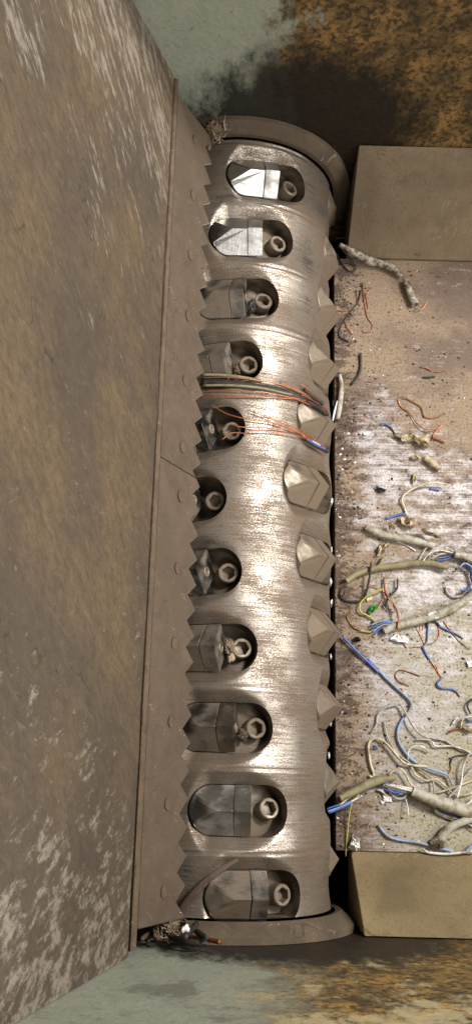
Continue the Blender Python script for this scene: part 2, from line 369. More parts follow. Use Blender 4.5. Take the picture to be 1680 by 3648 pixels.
# ------------------------------------------------------------------ rotor
RD, PW, RF = .130, .0275, .1025          # drum radius, pocket half width, pocket floor radius
PIT = .088; D2R = math.radians
rotor = tag(empty('rotor', (0, 0, 0)), 'long steel shredder rotor drum with two V rows of bolted square teeth', 'rotor')
pockets = []
for row, (dth, dy) in enumerate(((0, 0), (81.0, .0325))):
    for i in range(11):
        pockets.append((D2R(-9.15 + 9.0*abs(i - 5) + dth), (5 - i)*PIT + dy, row, i))
Y0, Y1, NT_, NY_ = -.4605, .4875, 460, 500
th = np.linspace(-math.pi, math.pi, NT_, endpoint=False); yy = np.linspace(Y0, Y1, NY_)
TH, YY = np.meshgrid(th, yy, indexing='ij'); U = TH*RD; V = YY.copy(); SD = np.full(U.shape, 1.0)
h = max(2*math.pi*RD/NT_, yy[1] - yy[0])
DIP = np.zeros(U.shape)
for (tb, py, row, i) in pockets:
    uL, uR = (tb - D2R(44))*RD + PW, (tb + D2R(7.2))*RD - PW
    cu = np.clip(U, uL, uR); du, dv = U - cu, V - py; dd = np.hypot(du, dv); sd = dd - PW
    near = np.abs(sd) < .52*h
    sc = np.where(near, PW/np.maximum(dd, 1e-9), 1.0)
    U = np.where(near, cu + du*sc, U); V = np.where(near, py + dv*sc, V)
    s2 = np.where(near, 0.0, sd); take = np.abs(s2) < np.abs(SD); 
    SD = np.where((s2 < SD), s2, SD)
    # ground relief that dishes down to the pocket, fading towards the bolt end
    wgt = np.clip((uR + PW*.9 - U)/(.060), 0, 1); wgt = wgt*wgt*(3 - 2*wgt)
    lf = np.clip((U - (uL - PW*1.05))/(.026), 0, 1); lf = lf*lf*(3 - 2*lf)
    wd = .003 + .0150*wgt*lf
    DIP = np.maximum(DIP, np.clip(1 - np.maximum(s2, 0)/wd, 0, 1)**1.45 * .0125*wgt*lf)
V = np.clip(V, Y0, Y1)
ph = ((V/PIT) % 1.0); ph = np.abs(ph - .5)*2          # 1 at the pocket rows, 0 between them
RR = RD - .0020 + .0034*(.5 + .5*np.cos(np.pi*ph)) + (.0014*np.exp(-(ph/.13)**2) - .0020*np.exp(-(ph/.035)**2))*np.clip((D2R(52) - U/RD)/D2R(14), 0, 1) - DIP
T2 = U/RD
Xs, Zs = RR*np.sin(T2), RR*np.cos(T2)
vs = np.stack([Xs, V, Zs], -1).reshape(-1, 3); st = np.where(SD > 1e-6, 1, np.where(SD < -1e-6, -1, 0)).reshape(-1)
idx = np.arange(NT_*NY_).reshape(NT_, NY_); nx = np.roll(idx, -1, 0)
Q = np.stack([idx[:, :-1], nx[:, :-1], nx[:, 1:], idx[:, 1:]], -1).reshape(-1, 4)
s4 = st[Q]; good = (s4 >= 0).all(1) & (s4 > 0).any(1); mixd = (s4 > 0).any(1) & (s4 < 0).any(1)
faces = [tuple(q) for q in Q[good]]
for q in Q[mixd]:
    s = st[q]
    if s[0] == 0 and s[2] == 0: faces.append((q[0], q[1], q[2]) if s[1] > 0 else (q[0], q[2], q[3]))
    elif s[1] == 0 and s[3] == 0: faces.append((q[1], q[2], q[3]) if s[2] > 0 else (q[0], q[1], q[3]))
ec = {}
for f in faces:
    for k in range(len(f)):
        a, b = int(f[k]), int(f[(k+1) % len(f)])
        if st[a] == 0 and st[b] == 0:
            key = (min(a, b), max(a, b)); ec[key] = None if key in ec else (a, b)
verts = vs.tolist(); nsm = len(faces); uvl = np.stack([U.reshape(-1), V.reshape(-1)], 1).tolist()
for e in ec.values():
    if e is None: continue
    a, b = e; base = len(verts)
    for i_ in (b, a):
        p = vs[i_]; r = math.hypot(p[0], p[2]); verts.append(tuple(p)); verts.append((p[0]*RF/r, p[1], p[2]*RF/r)); uvl += [uvl[i_]]*2
    faces.append((base, base + 2, base + 3, base + 1))
nwall = len(faces)
for (tb, py, row, i) in pockets:                        # pocket floors
    a0, a1 = tb - D2R(46), tb + D2R(8.5); base = len(verts); n = 14
    for k in range(n + 1):
        a = a0 + (a1 - a0)*k/n
        for y in (max(py - PW - .002, Y0 + .001), min(py + PW + .002, Y1 - .001)): verts.append((RF*math.sin(a), y, RF*math.cos(a))); uvl.append([a*RF, y])
    for k in range(n): faces.append((base + 2*k, base + 2*k + 2, base + 2*k + 3, base + 2*k + 1))
nfl = len(faces)
for j, y in ((0, Y0), (NY_ - 1, Y1)):                   # end caps
    base = len(verts)
    for k in range(NT_): verts.append((.99*RD*math.sin(th[k]), y, .99*RD*math.cos(th[k]))); uvl.append([0, y])
    faces.append(tuple(range(base, base + NT_)))
used = np.zeros(len(verts), bool)
for f in faces: used[list(f)] = True
remap = np.cumsum(used) - 1
verts = [v for v, u in zip(verts, used) if u]; uvl = np.array(uvl)[used]
faces = [tuple(int(remap[i]) for i in f) for f in faces]
drum = mesh('drum', verts, faces, M['drum'], rotor)
drum.data.materials.append(M['pocket'])
sm = np.zeros(len(faces), bool); sm[:nsm] = True; sm[nwall:nfl] = True
drum.data.polygons.foreach_set('use_smooth', sm)
mi = np.zeros(len(faces), np.int32); mi[nsm:] = 1
drum.data.polygons.foreach_set('material_index', mi)
uvm = drum.data.uv_layers.new(name='UVMap'); li = np.zeros(len(drum.data.loops), np.int32); drum.data.loops.foreach_get('vertex_index', li)
uvm.data.foreach_set('uv', uvl[li].reshape(-1).astype(np.float32))
drum.data.update()

# tool: holder block, square insert, insert screw, clamp bolt; local x = round the drum, y = axis, z = outwards
RT = .1445; SL = math.tan(D2R(39)); HW = PW - .0008; TL = -.0612; THK = .0185
RK = D2R(14); TR = math.tan(RK)
def roof(x, y): return RT - .0008 + x*TR - abs(y)*SL
ZA = RT - .0008 - .0365*TR
def hip(x): return ZA + (x + .0365)*((ZA - .1142)/.0247)
cx = TL + HW
def holder_mesh():
    arc = []
    for k in range(0, 25):
        a = math.pi/2 + math.pi*k/24; arc.append((cx + HW*math.cos(a), HW*math.sin(a)))
    xe = -.0128; xr = -.0183
    fp = [(xe, -HW), (xe, HW)] + arc                # footprint, counter-clockwise seen from outside after fix
    hz = [min(roof(*p), hip(p[0])) for p in fp]
    bm = bmesh.new(); top = [bm.verts.new((p[0], p[1], z)) for p, z in zip(fp, hz)]; bot = [bm.verts.new((p[0] + (.0058 if k < 2 else 0), p[1], .094)) for k, p in enumerate(fp)]
    A = bm.verts.new((xr, 0, roof(xr, 0))); B = bm.verts.new((-.0365, 0, ZA))
    n = len(fp); iship = [hip(p[0]) <= roof(*p) for p in fp]
    ia = next(i for i in range(n) if iship[i]); ib = max(i for i in range(n) if iship[i])
    bm.faces.new([A, B] + [top[i] for i in range(ia, 0, -1)])
    bm.faces.new([B] + [top[i] for i in range(ib, ia - 1, -1)])
    bm.faces.new([B, A, top[0]] + [top[i] for i in range(n - 1, ib - 1, -1)])
    for i in range(n):
        j = (i + 1) % n
        if i == 0: bm.faces.new([top[0], A, top[1], bot[1], bot[0]])
        else: bm.faces.new([top[i], top[j], bot[j], bot[i]])
    bm.faces.new(bot)
    bmesh.ops.recalc_face_normals(bm, faces=bm.faces)
    es = [e for e in bm.edges if len(e.link_faces) == 2 and e.calc_face_angle(0) > D2R(20) and min(v.co.z for v in e.verts) > .10]
    bmesh.ops.bevel(bm, geom=es, offset=.0006, segments=1, affect='EDGES', clamp_overlap=True)
    me = bpy.data.meshes.new('tool_holder'); bm.to_mesh(me); bm.free(); me.materials.append(M['holder']); return me
def insert_mesh():
    s = HW; z0 = RT - s*SL
    poly = [(0, RT), (s, z0), (s, z0 - .002), (0, z0 - .002 - s*SL*.9), (-s, z0 - .002), (-s, z0)]
    vs, fs = prism(poly, -THK + .0002, 0, 0)
    vs = [(x*math.cos(RK) - (z - RT)*math.sin(RK), y, RT + x*math.sin(RK) + (z - RT)*math.cos(RK)) for x, y, z in vs]
    me = bpy.data.meshes.new('cutting_insert'); me.from_pydata(vs, [], fs)
    bm = bmesh.new(); bm.from_mesh(me); bmesh.ops.recalc_face_normals(bm, faces=bm.faces)
    bmesh.ops.bevel(bm, geom=list(bm.edges), offset=.0007, segments=2, affect='EDGES'); bm.to_mesh(me); bm.free()
    me.materials.append(M['insert']); return me
def screw_mesh(name, ro, hi, rin, ch):
    n = 24; vs = []; fs = []
    def hexr(a):
        b = (a + math.pi/6) % (math.pi/3) - math.pi/6; return rin*math.cos(math.pi/6)/math.cos(b)
    rings = [lambda a: (ro, 0), lambda a: (ro, hi - ch), lambda a: (ro - ch, hi), lambda a: (hexr(a) + .0006, hi), lambda a: (hexr(a), hi - .0005), lambda a: (hexr(a), hi*.3)]
    for g in rings:
        for k in range(n):
            a = 2*math.pi*k/n; r, z = g(a); vs.append((r*math.cos(a), r*math.sin(a), z))
    for j in range(len(rings) - 1):
        for k in range(n): fs.append((j*n + k, j*n + (k+1) % n, (j+1)*n + (k+1) % n, (j+1)*n + k))
    fs.append([5*n + k for k in range(n)]); fs.append(list(range(n))[::-1])
    me = bpy.data.meshes.new(name); me.from_pydata(vs, [], fs); me.materials.append(M['bolt']); return me
hm, im = holder_mesh(), insert_mesh(); sm_ = screw_mesh('insert_screw', .0062, .0018, .0034, .0006); bm_ = screw_mesh('clamp_bolt', .0117, .0150, .0082, .0012)
im2 = im.copy(); im2.materials[0] = M['insert_dusty']; hm2 = hm.copy(); hm2.materials[0] = M['insert_dusty']; im3 = im.copy(); im3.materials[0] = M['insert_bright']; hm3 = hm.copy(); hm3.materials[0] = M['insert_bright']
def link(name, me, parent, loc, rot):
    o = bpy.data.objects.new(name, me); C.objects.link(o); o.parent = parent; o.location = loc; o.rotation_euler = rot; return o
for (tb, py, row, i) in pockets:
    ta = tb - D2R(14.5)
    ho = link('tool_holder', hm2 if row else hm3 if i in (0, 1, 9) else hm, rotor, (0, py, 0), (0, ta, 0))
    link('cutting_insert', im2 if row else im3 if i in (0, 1, 9) else im, ho, (0, 0, 0), (0, 0, 0))
    link('insert_screw', sm_, ho, (.0225*math.sin(RK) - .0003, 0, RT - .0225*math.cos(RK)), (0, math.pi/2 - RK, 0))
    link('clamp_bolt', bm_, rotor, ((RF - .0005)*math.sin(tb), py, (RF - .0005)*math.cos(tb)), (0, tb, random.uniform(0, 1)))

# ------------------------------------------------------------------ counter knives, strip
KS = Vector((-.0756, 0, .2245)); KT = Vector((-.0356, 0, .1426)); KD = (KT - KS); KL = KD.length; KD.normalize(); KN = Vector((-KD.z, 0, KD.x)); KTH = .017
if KN.x < 0: KN = -KN
def knife(ya, yb, label, plugs):
    root = tag(empty('counter_knife', tuple(KT + Vector((0, (ya+yb)/2, 0)))), label, 'blade', 'serrated counter knives'); o0 = np.array(root.location)
    pts = []; y = .4426 + .0145*3; rnd = random.Random(int(ya*1000))
    k = 0; seq = []
    while y > yb - .02:
        seq.append((y, KL + .0005 if k % 2 else KL - .0185)); y -= .0145; k += 1
    seq = [(a + rnd.uniform(-.0005, .0005), l + rnd.uniform(-.0004, .0003)) for a, l in seq]
    ys = [s[0] for s in seq][::-1]; ls = [s[1] for s in seq][::-1]
    pts = [(ya, float(np.interp(ya, ys, ls)))] + [s for s in seq if yb < s[0] < ya] + [(yb, float(np.interp(yb, ys, ls)))]
    vs = []; fs = []
    for y, l in pts:
        # four rows down the face so the sheet keeps a little waviness
        for off in (0, 1):
            for q in (0, .5, 1):
                base = l*q if q < 1 else l
                vs.append(np.array(KS + KD*base - KN*(KTH*off) + Vector((0, y, 0))) - o0)
    for i in range(len(pts) - 1):
        a, b = i*6, i*6 + 6
        for q in range(2):
            fs.append((a+q, a+q+1, b+q+1, b+q)); fs.append((a+3+q, b+3+q, b+4+q, a+4+q))
        fs.append((a, b, b+3, a+3)); fs.append((a+2, a+5, b+5, b+2))
    e = (len(pts) - 1)*6
    fs += [(0, 3, 4, 1), (1, 4, 5, 2), (e, e+1, e+4, e+3), (e+1, e+2, e+5, e+4)]
    pl = fixn(mesh('plate', vs, fs, M['knife'], root)); bevel(pl, .0007, 1, 25); pl.data.materials.append(M['knife_edge'])
    for f_ in pl.data.polygons:
        d_ = (Vector(f_.center) + Vector(o0) - KS); d_.y = 0
        if f_.area < 3e-5 and d_.dot(KD) > KL - .02 and rnd.random() < .75: f_.material_index = 1
    for y in plugs:
        n = 20; vs = []; fs = []
        ctr = KS + KD*(KL*.5) + Vector((0, y, 0)); tlt = rnd.uniform(.10, .16); ta = rnd.uniform(2.6, 3.6)
        for r, hgt in ((.0068, -.004), (.0068, .0006), (.0060, .0009), (.0040, .0003), (0, .0002)):
            for k in range(n if r else 1):
                a = 2*math.pi*k/n; hh = hgt + (tlt*r*math.cos(a - ta) if hgt > 0 else 0)
                vs.append(np.array(ctr + KD*(r*math.cos(a)) + Vector((0, r*math.sin(a), 0)) + KN*hh) - o0)
        for j in range(3):
            for k in range(n): fs.append((j*n + k, j*n + (k+1) % n, (j+1)*n + (k+1) % n, (j+1)*n + k))
        for k in range(n): fs.append((3*n + k, 3*n + (k+1) % n, 4*n))
        bp = fixn(mesh('bolt_plug', vs, fs, M['plug'], root)); bp.data.materials.append(M['casing'])
        for f_ in bp.data.polygons[:2*n]: f_.material_index = 1
PL = [.4462, .3679, .2859, .2055, .1231, .0413, -.0165, -.0986, -.1806, -.2627, -.3453, -.4290]
knife(.4790, .0158, 'upper half of the dusty brown serrated counter knife, above the slanted joint', PL[:6])
knife(.0150, -.4590, 'lower half of the dusty brown serrated counter knife, below the slanted joint', PL[6:])
vs = []; fs = []
n = 60
for k in range(n + 1):
    y = YB + .006 + (YT - YB - .010)*k/n; f = k/n; j1 = .0006*mnoise.noise(Vector((y*60, 0, 0))); j2 = .0005*mnoise.noise(Vector((y*90, 5, 0)))
    za = .2400 - .0135*f
    for p in ((-.0806, za + .0005), (-.0795 + j2, za + .0005 + j1), (-.0765 + j1, .2262 + j2), (-.0772, .2245), (-.0960, .2150), (-.0985, .2215)): vs.append((p[0], y, p[1]))
for k in range(n):
    for j in range(6): fs.append((k*6 + j, k*6 + (j+1) % 6, (k+1)*6 + (j+1) % 6, (k+1)*6 + j))
fs += [tuple(range(6)), tuple(range(n*6, n*6 + 6))]
tag(fixn(mesh('clamp_strip', vs, fs, M['strip'], loc=(-.08, 0, .225))), 'narrow grimy steel strip between the hopper plate and the serrated knives', 'strip')

# ------------------------------------------------------------------ loose wires, cables and scraps on the bed
def bed_path(px, r, lift=0.0, seed=0, wav=.0):
    rnd = random.Random(seed); out = []
    for k, p in enumerate(px):
        l = lift if not isinstance(lift, (list, tuple)) else float(np.interp(k/(len(px)-1), np.linspace(0, 1, len(lift)), lift))
        out.append(on_z(p, ZB + r + l + wav*rnd.random()))
    return out
SEED = [0]
def strand(parent, pname, mat, r, px, lift=0.0, wav=.0012, flat=1.0, jit=0.0, sides=7, hollow=False, sub=6, o0=None):
    SEED[0] += 1; rr = r if not isinstance(r, (list, tuple)) else max(r)
    P = spline(bed_path(px, rr*flat, lift, SEED[0], wav), sub)
    if not isinstance(r, (list, tuple)): r = r*.88
    vs, fs = tube(P, r, sides, flat, max(jit, .07), hollow, SEED[0])
    return vs, fs
def debris(name, cat, label, parts, group=None):
    """parts: (part name, material, radius, pixels, dict). One part = one mesh, more = an Empty with parts"""
    built = [(p[0], p[1]) + strand(None, p[0], p[1], p[2], p[3], **(p[4] if len(p) > 4 else {})) for p in parts]
    allv = np.array([v for b in built for v in b[2]]); c = allv.mean(0); c[2] = allv[:, 2].min()
    if len(built) == 1:
        o = mesh(name, built[0][2], built[0][3], M[built[0][1]], smooth=True, loc=c)
    else:
        o = empty(name, tuple(c))
        for pn, m, vs, fs in built: mesh(pn, np.array(vs) - c, fs, M[m], o, smooth=True)
    return tag(o, label, cat, group)
S_ = dict(sides=12, jit=.10, wav=.001); H_ = dict(sides=14, jit=.05, wav=.001, hollow=True)
GW = 'loose wires on the bed'
debris('cable_sheath', 'cable', 'grime coated long strip of cable sheath by the upper sloped plate', [('sheath', 'rag', [.0028, .0045, .0062, .0060, .0058, .0025], r6([(255, 340), (350, 390), (430, 440), (520, 470), (610, 500), (690, 560)]), dict(sides=12, jit=.16, lift=[.03, .012, 0, 0, 0], sub=8))])
debris('cable_sheath', 'cable', 'short grime coated sheath stub with a copper hook, right of the longer strip', [('sheath', 'rag', [.0038, .0055, .0052, .0060], r6([(715, 580), (735, 640), (760, 710), (785, 765)]), dict(sides=12, jit=.14, hollow=True)), ('bare_strand', 'copper', .0008, r6([(778, 788), (810, 800), (840, 785), (866, 745)]), dict(lift=.003))])
debris('wire_loop', 'wire', 'thin black wire loop hanging at the gap beside the upper sloped plate', [('wire', 'black', .0013, r6([(235, 400), (255, 455), (305, 515), (345, 530), (368, 500), (330, 440), (280, 380), (245, 350)]), dict(lift=[.0, .0, .003, .012])), ('wire', 'black', .0013, r6([(225, 300), (270, 292), (320, 295), (335, 318), (310, 342)]), dict(lift=[.004, .012, .006]))])
debris('copper_strand_tuft', 'wire', 'tuft of frayed copper strands on the upper bed near the rotor', [('strand', 'copper_dull', .0009, r6([(415, 605), (420, 680), (425, 745)])), ('strand', 'copper', .0007, r6([(428, 700), (432, 780), (450, 850), (482, 905), (472, 952), (415, 958)])), ('strand', 'copper', .0007, r6([(482, 648), (445, 680), (395, 690)])), ('strand', 'copper', .0007, r6([(435, 690), (455, 790)])), ('strand', 'copper', .0007, r6([(372, 660), (380, 740), (400, 775)])), ('strand', 'black', .0011, r6([(400, 660), (385, 740), (330, 810), (270, 900), (250, 980), (320, 1025)])), ('strand', 'copper', .0008, r6([(235, 803), (285, 806), (335, 795)])), ('strand', 'copper', .0008, r6([(300, 845), (290, 870), (310, 930), (345, 970)])), ('strand', 'copper_dull', .0007, r6([(222, 918), (255, 912), (262, 895)]))])
debris('wire_scrap', 'wire', 'short curved black wire stub on the upper bed near the rotor', [('wire', 'black', .0021, r6([(400, 1105), (402, 1190), (385, 1260), (335, 1325)]), dict(sides=8))])
debris('copper_chip', 'wire', 'pair of short bright copper chips at the right of the upper bed', [('strand', 'copper', .0011, r6([(820, 1200), (860, 1208), (895, 1225)])), ('strand', 'copper', .0007, r6([(920, 1238), (960, 1235), (1005, 1222)]))])
debris('wire_scrap', 'wire', 'tiny straight black wire stub below the pair of copper chips', [('wire', 'black', .0014, r6([(838, 1275), (880, 1274), (925, 1268)]))])
debris('copper_wire', 'wire', 'long bent copper wire looping across the right of the bed', [('strand', 'copper', .0008, r6([(900, 1720), (925, 1660), (985, 1608), (930, 1636), (855, 1642), (800, 1600), (740, 1520), (692, 1490), (668, 1440), (690, 1415), (718, 1420)]), dict(lift=[0, .004, 0, .002])), ('tail', 'copper_dull', .0009, r6([(718, 1420), (780, 1455), (828, 1488), (850, 1550), (920, 1562), (995, 1525)]))])
debris('wire_scrap', 'wire', 'short wire with a deep blue tip touching the torn tan scrap', [('wire', 'blue', .0014, r6([(543, 1606), (575, 1602), (605, 1620)])), ('tail', 'black', .0012, r6([(605, 1620), (628, 1648), (648, 1685)]))])
debris('copper_strand', 'wire', 'brown copper rod stub right of the torn tan scrap', [('strand', 'copper_dull', .0016, r6([(905, 1700), (950, 1715), (992, 1732)]))])
debris('cable_stub', 'cable', 'grey dusty cable stub lying along the gap beside the rotor', [('sheath', 'sheath', [.0022, .0036, .0040, .0032], r6([(255, 1255), (266, 1340), (258, 1450), (240, 1570)]), dict(sides=10, jit=.1))])
debris('plastic_sliver', 'scrap', 'thin bright white sliver standing at the gap by the grey stub', [('sliver', 'paper', [.0006, .0016, .0010], r6([(236, 1440), (218, 1515), (205, 1580)]), dict(lift=.004))])
debris('cable_stub', 'cable', 'small rolled tan sheath stub in the right middle of the bed', [('sheath', 'tan', [.0042, .0050, .0046], r7([(855, 60), (900, 95), (960, 140)]), dict(sides=10, jit=.14, hollow=True))])
debris('wire', 'wire', 'cream wire bent like a hook in the right middle of the bed', [('wire', 'cream', .0016, r7([(1003, 247), (960, 240), (890, 238), (800, 262), (722, 310), (690, 350), (708, 410), (727, 468)]), dict(lift=[.006, .008, .003, 0]))], GW)
debris('wire_scrap', 'wire', 'tiny deep blue wire piece right of the cream hook', [('wire', 'blue', .0015, r7([(888, 278), (920, 284), (957, 291)]))])
debris('wire_scrap', 'wire', 'deep blue wire stub under the lower end of the cream hook', [('wire', 'blue', .0016, r7([(580, 490), (645, 470), (718, 454)]))])
# cable bundle of the middle
debris('cable', 'cable', 'grey split cable sheath with frayed white wires, uppermost of the cable lengths', [('sheath', 'sheath', [.0042, .0054, .0056, .0052, .0040], r7([(440, 548), (520, 590), (640, 618), (780, 645), (918, 682)]), H_), ('wire', 'white', .0012, r7([(650, 648), (720, 676), (788, 717)]))] +
       [('wire', m, .0011, r7(p), dict(lift=l)) for m, p, l in (('grey', [(810, 787), (835, 735), (880, 680), (915, 700)], .004), ('white', [(838, 790), (880, 740), (950, 712), (1070, 735)], .007), ('grey', [(880, 760), (930, 715), (1000, 705), (1068, 722)], .005), ('white', [(900, 775), (960, 740), (1020, 730), (1075, 742)], .004), ('blue', [(930, 782), (990, 778), (1075, 745)], .002), ('blue', [(945, 770), (1010, 755), (1080, 738)], .003), ('white', [(985, 685), (1030, 705), (1075, 735)], .006))])
debris('cable', 'cable', 'olive dusty cable with an open hollow end and a side stub, mid bed', [('sheath', 'olive', [.0042, .0044, .0044, .0046, .0046, .0044, .0036], r7([(298, 930), (385, 875), (500, 842), (640, 822), (780, 806), (900, 806), (1010, 836)]), dict(sides=14, jit=.03, lift=[.004, .001, 0, 0, .004], hollow=True)), ('side_stub', 'olive', [.0040, .0020], r7([(530, 835), (545, 800), (562, 762)]))])
debris('cable', 'cable', 'light grey cable curving in from the right edge with blue wires at its torn end', [('sheath', 'sheath', [.0046, .0052, .0056, .0056, .0054, .0050], r7([(1230, 980), (1180, 1030), (1090, 1095), (1000, 1140), (900, 1180), (750, 1222), (620, 1255), (560, 1285)]), dict(sides=14, jit=.05, lift=[.012, .006, 0, 0], hollow=True))] +
       [('wire', 'blue' if k % 2 else 'pale_blue', .0014, r7([(640, 1225 + 7*k), (560, 1210 + 14*k), (470 + 8*k, 1240 + 22*k)]), dict(lift=.003)) for k in range(4)] + [('shred', 'white', [.0016, .0022, .0010], r7([(870, 1170), (930, 1150), (975, 1180)]), dict(lift=.009, jit=.3)), ('shred', 'white', [.001, .002, .001], r7([(880, 1190), (940, 1185), (960, 1150)]), dict(lift=.009, jit=.3))])
debris('cable', 'cable', 'blue frayed cable length curving along the right edge of the bed', [('sheath', 'sheath', [.0050, .0050, .0044], r7([(1060, 738), (1130, 755), (1200, 800), (1250, 850)]), dict(sides=12, jit=.05, lift=.004))] +
       [('wire', m, .0013, r7(p), dict(lift=l)) for m, p, l in (('blue', [(1120, 810), (1170, 850), (1195, 920), (1150, 985), (1105, 1000)], .006), ('blue', [(1150, 800), (1190, 860), (1205, 950), (1165, 1010)], .010), ('pale_blue', [(1095, 835), (1130, 805), (1180, 830), (1210, 900)], .012), ('blue', [(1180, 830), (1175, 900), (1195, 980), (1130, 1030)], .004), ('grey', [(1130, 1030), (1060, 1045), (1010, 1010), (1000, 965)], .001))])
debris('wire_loop', 'wire', 'thick black wire hooped under the olive cable end', [('wire', 'black', .0017, r7([(268, 975), (258, 1025), (285, 1060), (350, 1075), (410, 1065), (440, 1010), (462, 910), (474, 800)]), dict(lift=[.001, .001, .001, .006, .012]))])
debris('wire', 'wire', 'yellow green wire curled in a loose C in the middle of the bed', [('wire', 'yellow', .0013, r7([(562, 985), (505, 1005), (430, 1050), (395, 1095), (402, 1145), (450, 1172), (492, 1205), (518, 1258), (470, 1287), (395, 1278)]), dict(lift=[.008, .004, .001, .001])), ('bare_strand', 'copper_dull', .0008, r7([(395, 1278), (350, 1255), (305, 1185), (335, 1135)]))])
debris('copper_strand_tuft', 'wire', 'forked bunch of bare copper and black strands below the olive cable', [('strand', 'copper_dull', .0016, r7([(566, 908), (574, 995), (602, 1052), (642, 1112), (668, 1190), (658, 1268)]), dict(lift=[.002, .004, .008, .012])), ('strand', 'copper', .0007, r7([(578, 1015), (550, 1070), (520, 1120)]), dict(lift=.003)), ('strand', 'black', .0015, r7([(660, 915), (655, 985), (600, 1045), (575, 1110)]), dict(lift=.004)), ('strand', 'copper', .0008, r7([(660, 905), (662, 925)]), dict(lift=.004)), ('strand', 'copper', .0008, r7([(420, 1040), (440, 985), (500, 962), (545, 985), (590, 1045)]), dict(lift=.003)), ('strand', 'copper', .0007, r7([(590, 1040), (630, 1100), (640, 1140)]), dict(lift=.008)), ('strand', 'black', .0009, r7([(560, 1090), (600, 1140), (640, 1150)]), dict(lift=.002)), ('strand', 'copper', .0007, r7([(665, 1265), (685, 1330), (725, 1402)]), dict(lift=[.008, .002, 0]))])
debris('copper_wire', 'wire', 'thin copper strands dangling from the light grey cable', [('strand', 'copper', .0007, r7([(780, 1168), (818, 1178), (842, 1215), (832, 1280)]), dict(lift=[.009, .009, .002])), ('strand', 'copper', .0006, r7([(788, 1248), (825, 1320), (845, 1385), (770, 1395)])), ('strand', 'copper', .0006, r7([(940, 1225), (955, 1300), (920, 1360), (850, 1380)]))])
debris('wire', 'wire', 'pale blue wire ending in twisted blue and copper strands, below the light grey cable', [('wire', 'pale_blue', .0015, r7([(880, 1240), (876, 1300), (868, 1360), (840, 1398)])), ('wire', 'blue', .0014, r7([(840, 1398), (865, 1450), (885, 1480)])), ('strand', 'copper', .0007, r7([(885, 1478), (925, 1540), (955, 1590)])), ('strand', 'copper', .0007, r8([(935, 150), (968, 228)])), ('wire', 'blue', .0015, r8([(968, 235), (940, 268), (965, 298), (1040, 306), (1075, 325)])), ('strand', 'copper_dull', .0010, r8([(1075, 325), (1100, 360)]))])
debris('wire', 'wire', 'dark blue and black wire running right from the light grey cable', [('wire', 'black', .0016, r7([(868, 1250), (880, 1215), (930, 1220), (960, 1250)])), ('wire', 'blue', .0014, r7([(950, 1245), (1000, 1270), (1050, 1292)])), ('wire', 'pale_blue', .0013, r7([(1050, 1290), (1085, 1305), (1125, 1335)])), ('strand', 'copper', .0007, r7([(985, 1210), (1020, 1260), (1070, 1300)])), ('strand', 'black', .0005, r7([(1040, 1290), (1090, 1350), (1150, 1400)]))])
long_blue = r7([(275, 1318), (330, 1378), (395, 1445), (465, 1512), (530, 1575)]) + r8([(450, 92), (520, 165), (600, 250), (700, 340), (755, 400), (745, 455), (685, 535), (660, 620), (680, 700), (740, 782), (800, 832)])
debris('wire', 'wire', 'long pale blue wire running diagonally from the rotor gap down the bed', [('wire', 'blue', .0018, long_blue[:7], dict(lift=[.004, .002, .0008])), ('wire', 'pale_blue', .0019, long_blue[6:], dict(lift=.0008))])
debris('copper_strand', 'wire', 'small copper hook left of the blue squiggle', [('strand', 'copper_dull', .0008, r8([(820, 215), (745, 188), (680, 172), (645, 203), (668, 250), (742, 285)]))])
debris('wire', 'wire', 'grey wire arching over the long blue wire to the right edge', [('wire', 'grey', .0015, r8([(472, 617), (510, 560), (522, 490), (570, 442), (640, 418), (685, 420), (722, 480), (780, 580), (840, 635), (920, 655), (1000, 672), (1100, 735), (1200, 760)]), dict(lift=[.001, .001, .004, .008, .001, .001]))], GW)
debris('wire', 'wire', 'cream wire shaped like a cane above the olive cable end', [('wire', 'cream', .0019, r8([(462, 912), (480, 930), (492, 900), (470, 830), (455, 705), (490, 655), (550, 665), (620, 730), (700, 820), (770, 842), (870, 852)]), dict(lift=[.001, .001, .003, .006, .005]))], GW)
debris('wire', 'wire', 'thin straight grey wire slanting down to the white wire heap', [('wire', 'grey', .0012, r8([(565, 530), (590, 640), (645, 745), (745, 825), (850, 892), (905, 945), (922, 1045)]), dict(lift=[.001, .002, .006]))], GW)
debris('wire', 'wire', 'white wire with a kink running to the right edge below the grey arch', [('wire', 'white', .0014, r8([(788, 660), (870, 662), (905, 680), (932, 708), (1060, 711), (1200, 765)]), dict(lift=.003))], GW)
debris('wire', 'wire', 'small white wire arch right of the long blue wire', [('wire', 'white', .0013, r8([(735, 802), (738, 740), (785, 706), (840, 715), (882, 750)]), dict(lift=[.001, .005, .007, .003]))], GW)
debris('wire', 'wire', 'wavy cream wire through the middle of the white wire heap', [('wire', 'cream', .0014, r8([(755, 845), (788, 910), (860, 950), (930, 940), (1000, 990), (1050, 1042), (1130, 1052), (1200, 1030)]), dict(lift=.004))], GW)
debris('wire', 'wire', 'long cream wire curling from the olive cable to the right edge', [('wire', 'cream', .0013, r8([(598, 915), (650, 867), (700, 880), (760, 980), (850, 1030), (950, 1032), (1080, 990), (1200, 945)]), dict(lift=[.010, .006, .004, .003]))], GW)
debris('wire', 'wire', 'pale blue wire over the white heap ending in a downward hook', [('wire', 'pale_blue', .0017, r8([(800, 832), (870, 862), (960, 890), (1015, 915), (1048, 985)]), dict(lift=.004))], GW)
debris('wire', 'wire', 'white wire bowed upright at the right edge of the heap', [('wire', 'white', .0015, r8([(1200, 740), (1150, 785), (1120, 860), (1108, 960), (1078, 1075)]), dict(lift=[.012, .010, .006, .004]))], GW)
debris('wire', 'wire', 'grey wire crossing behind the upright bow at the right edge', [('wire', 'grey', .0015, r8([(1200, 850), (1150, 900), (1090, 990), (1010, 1082)]), dict(lift=.005))], GW)
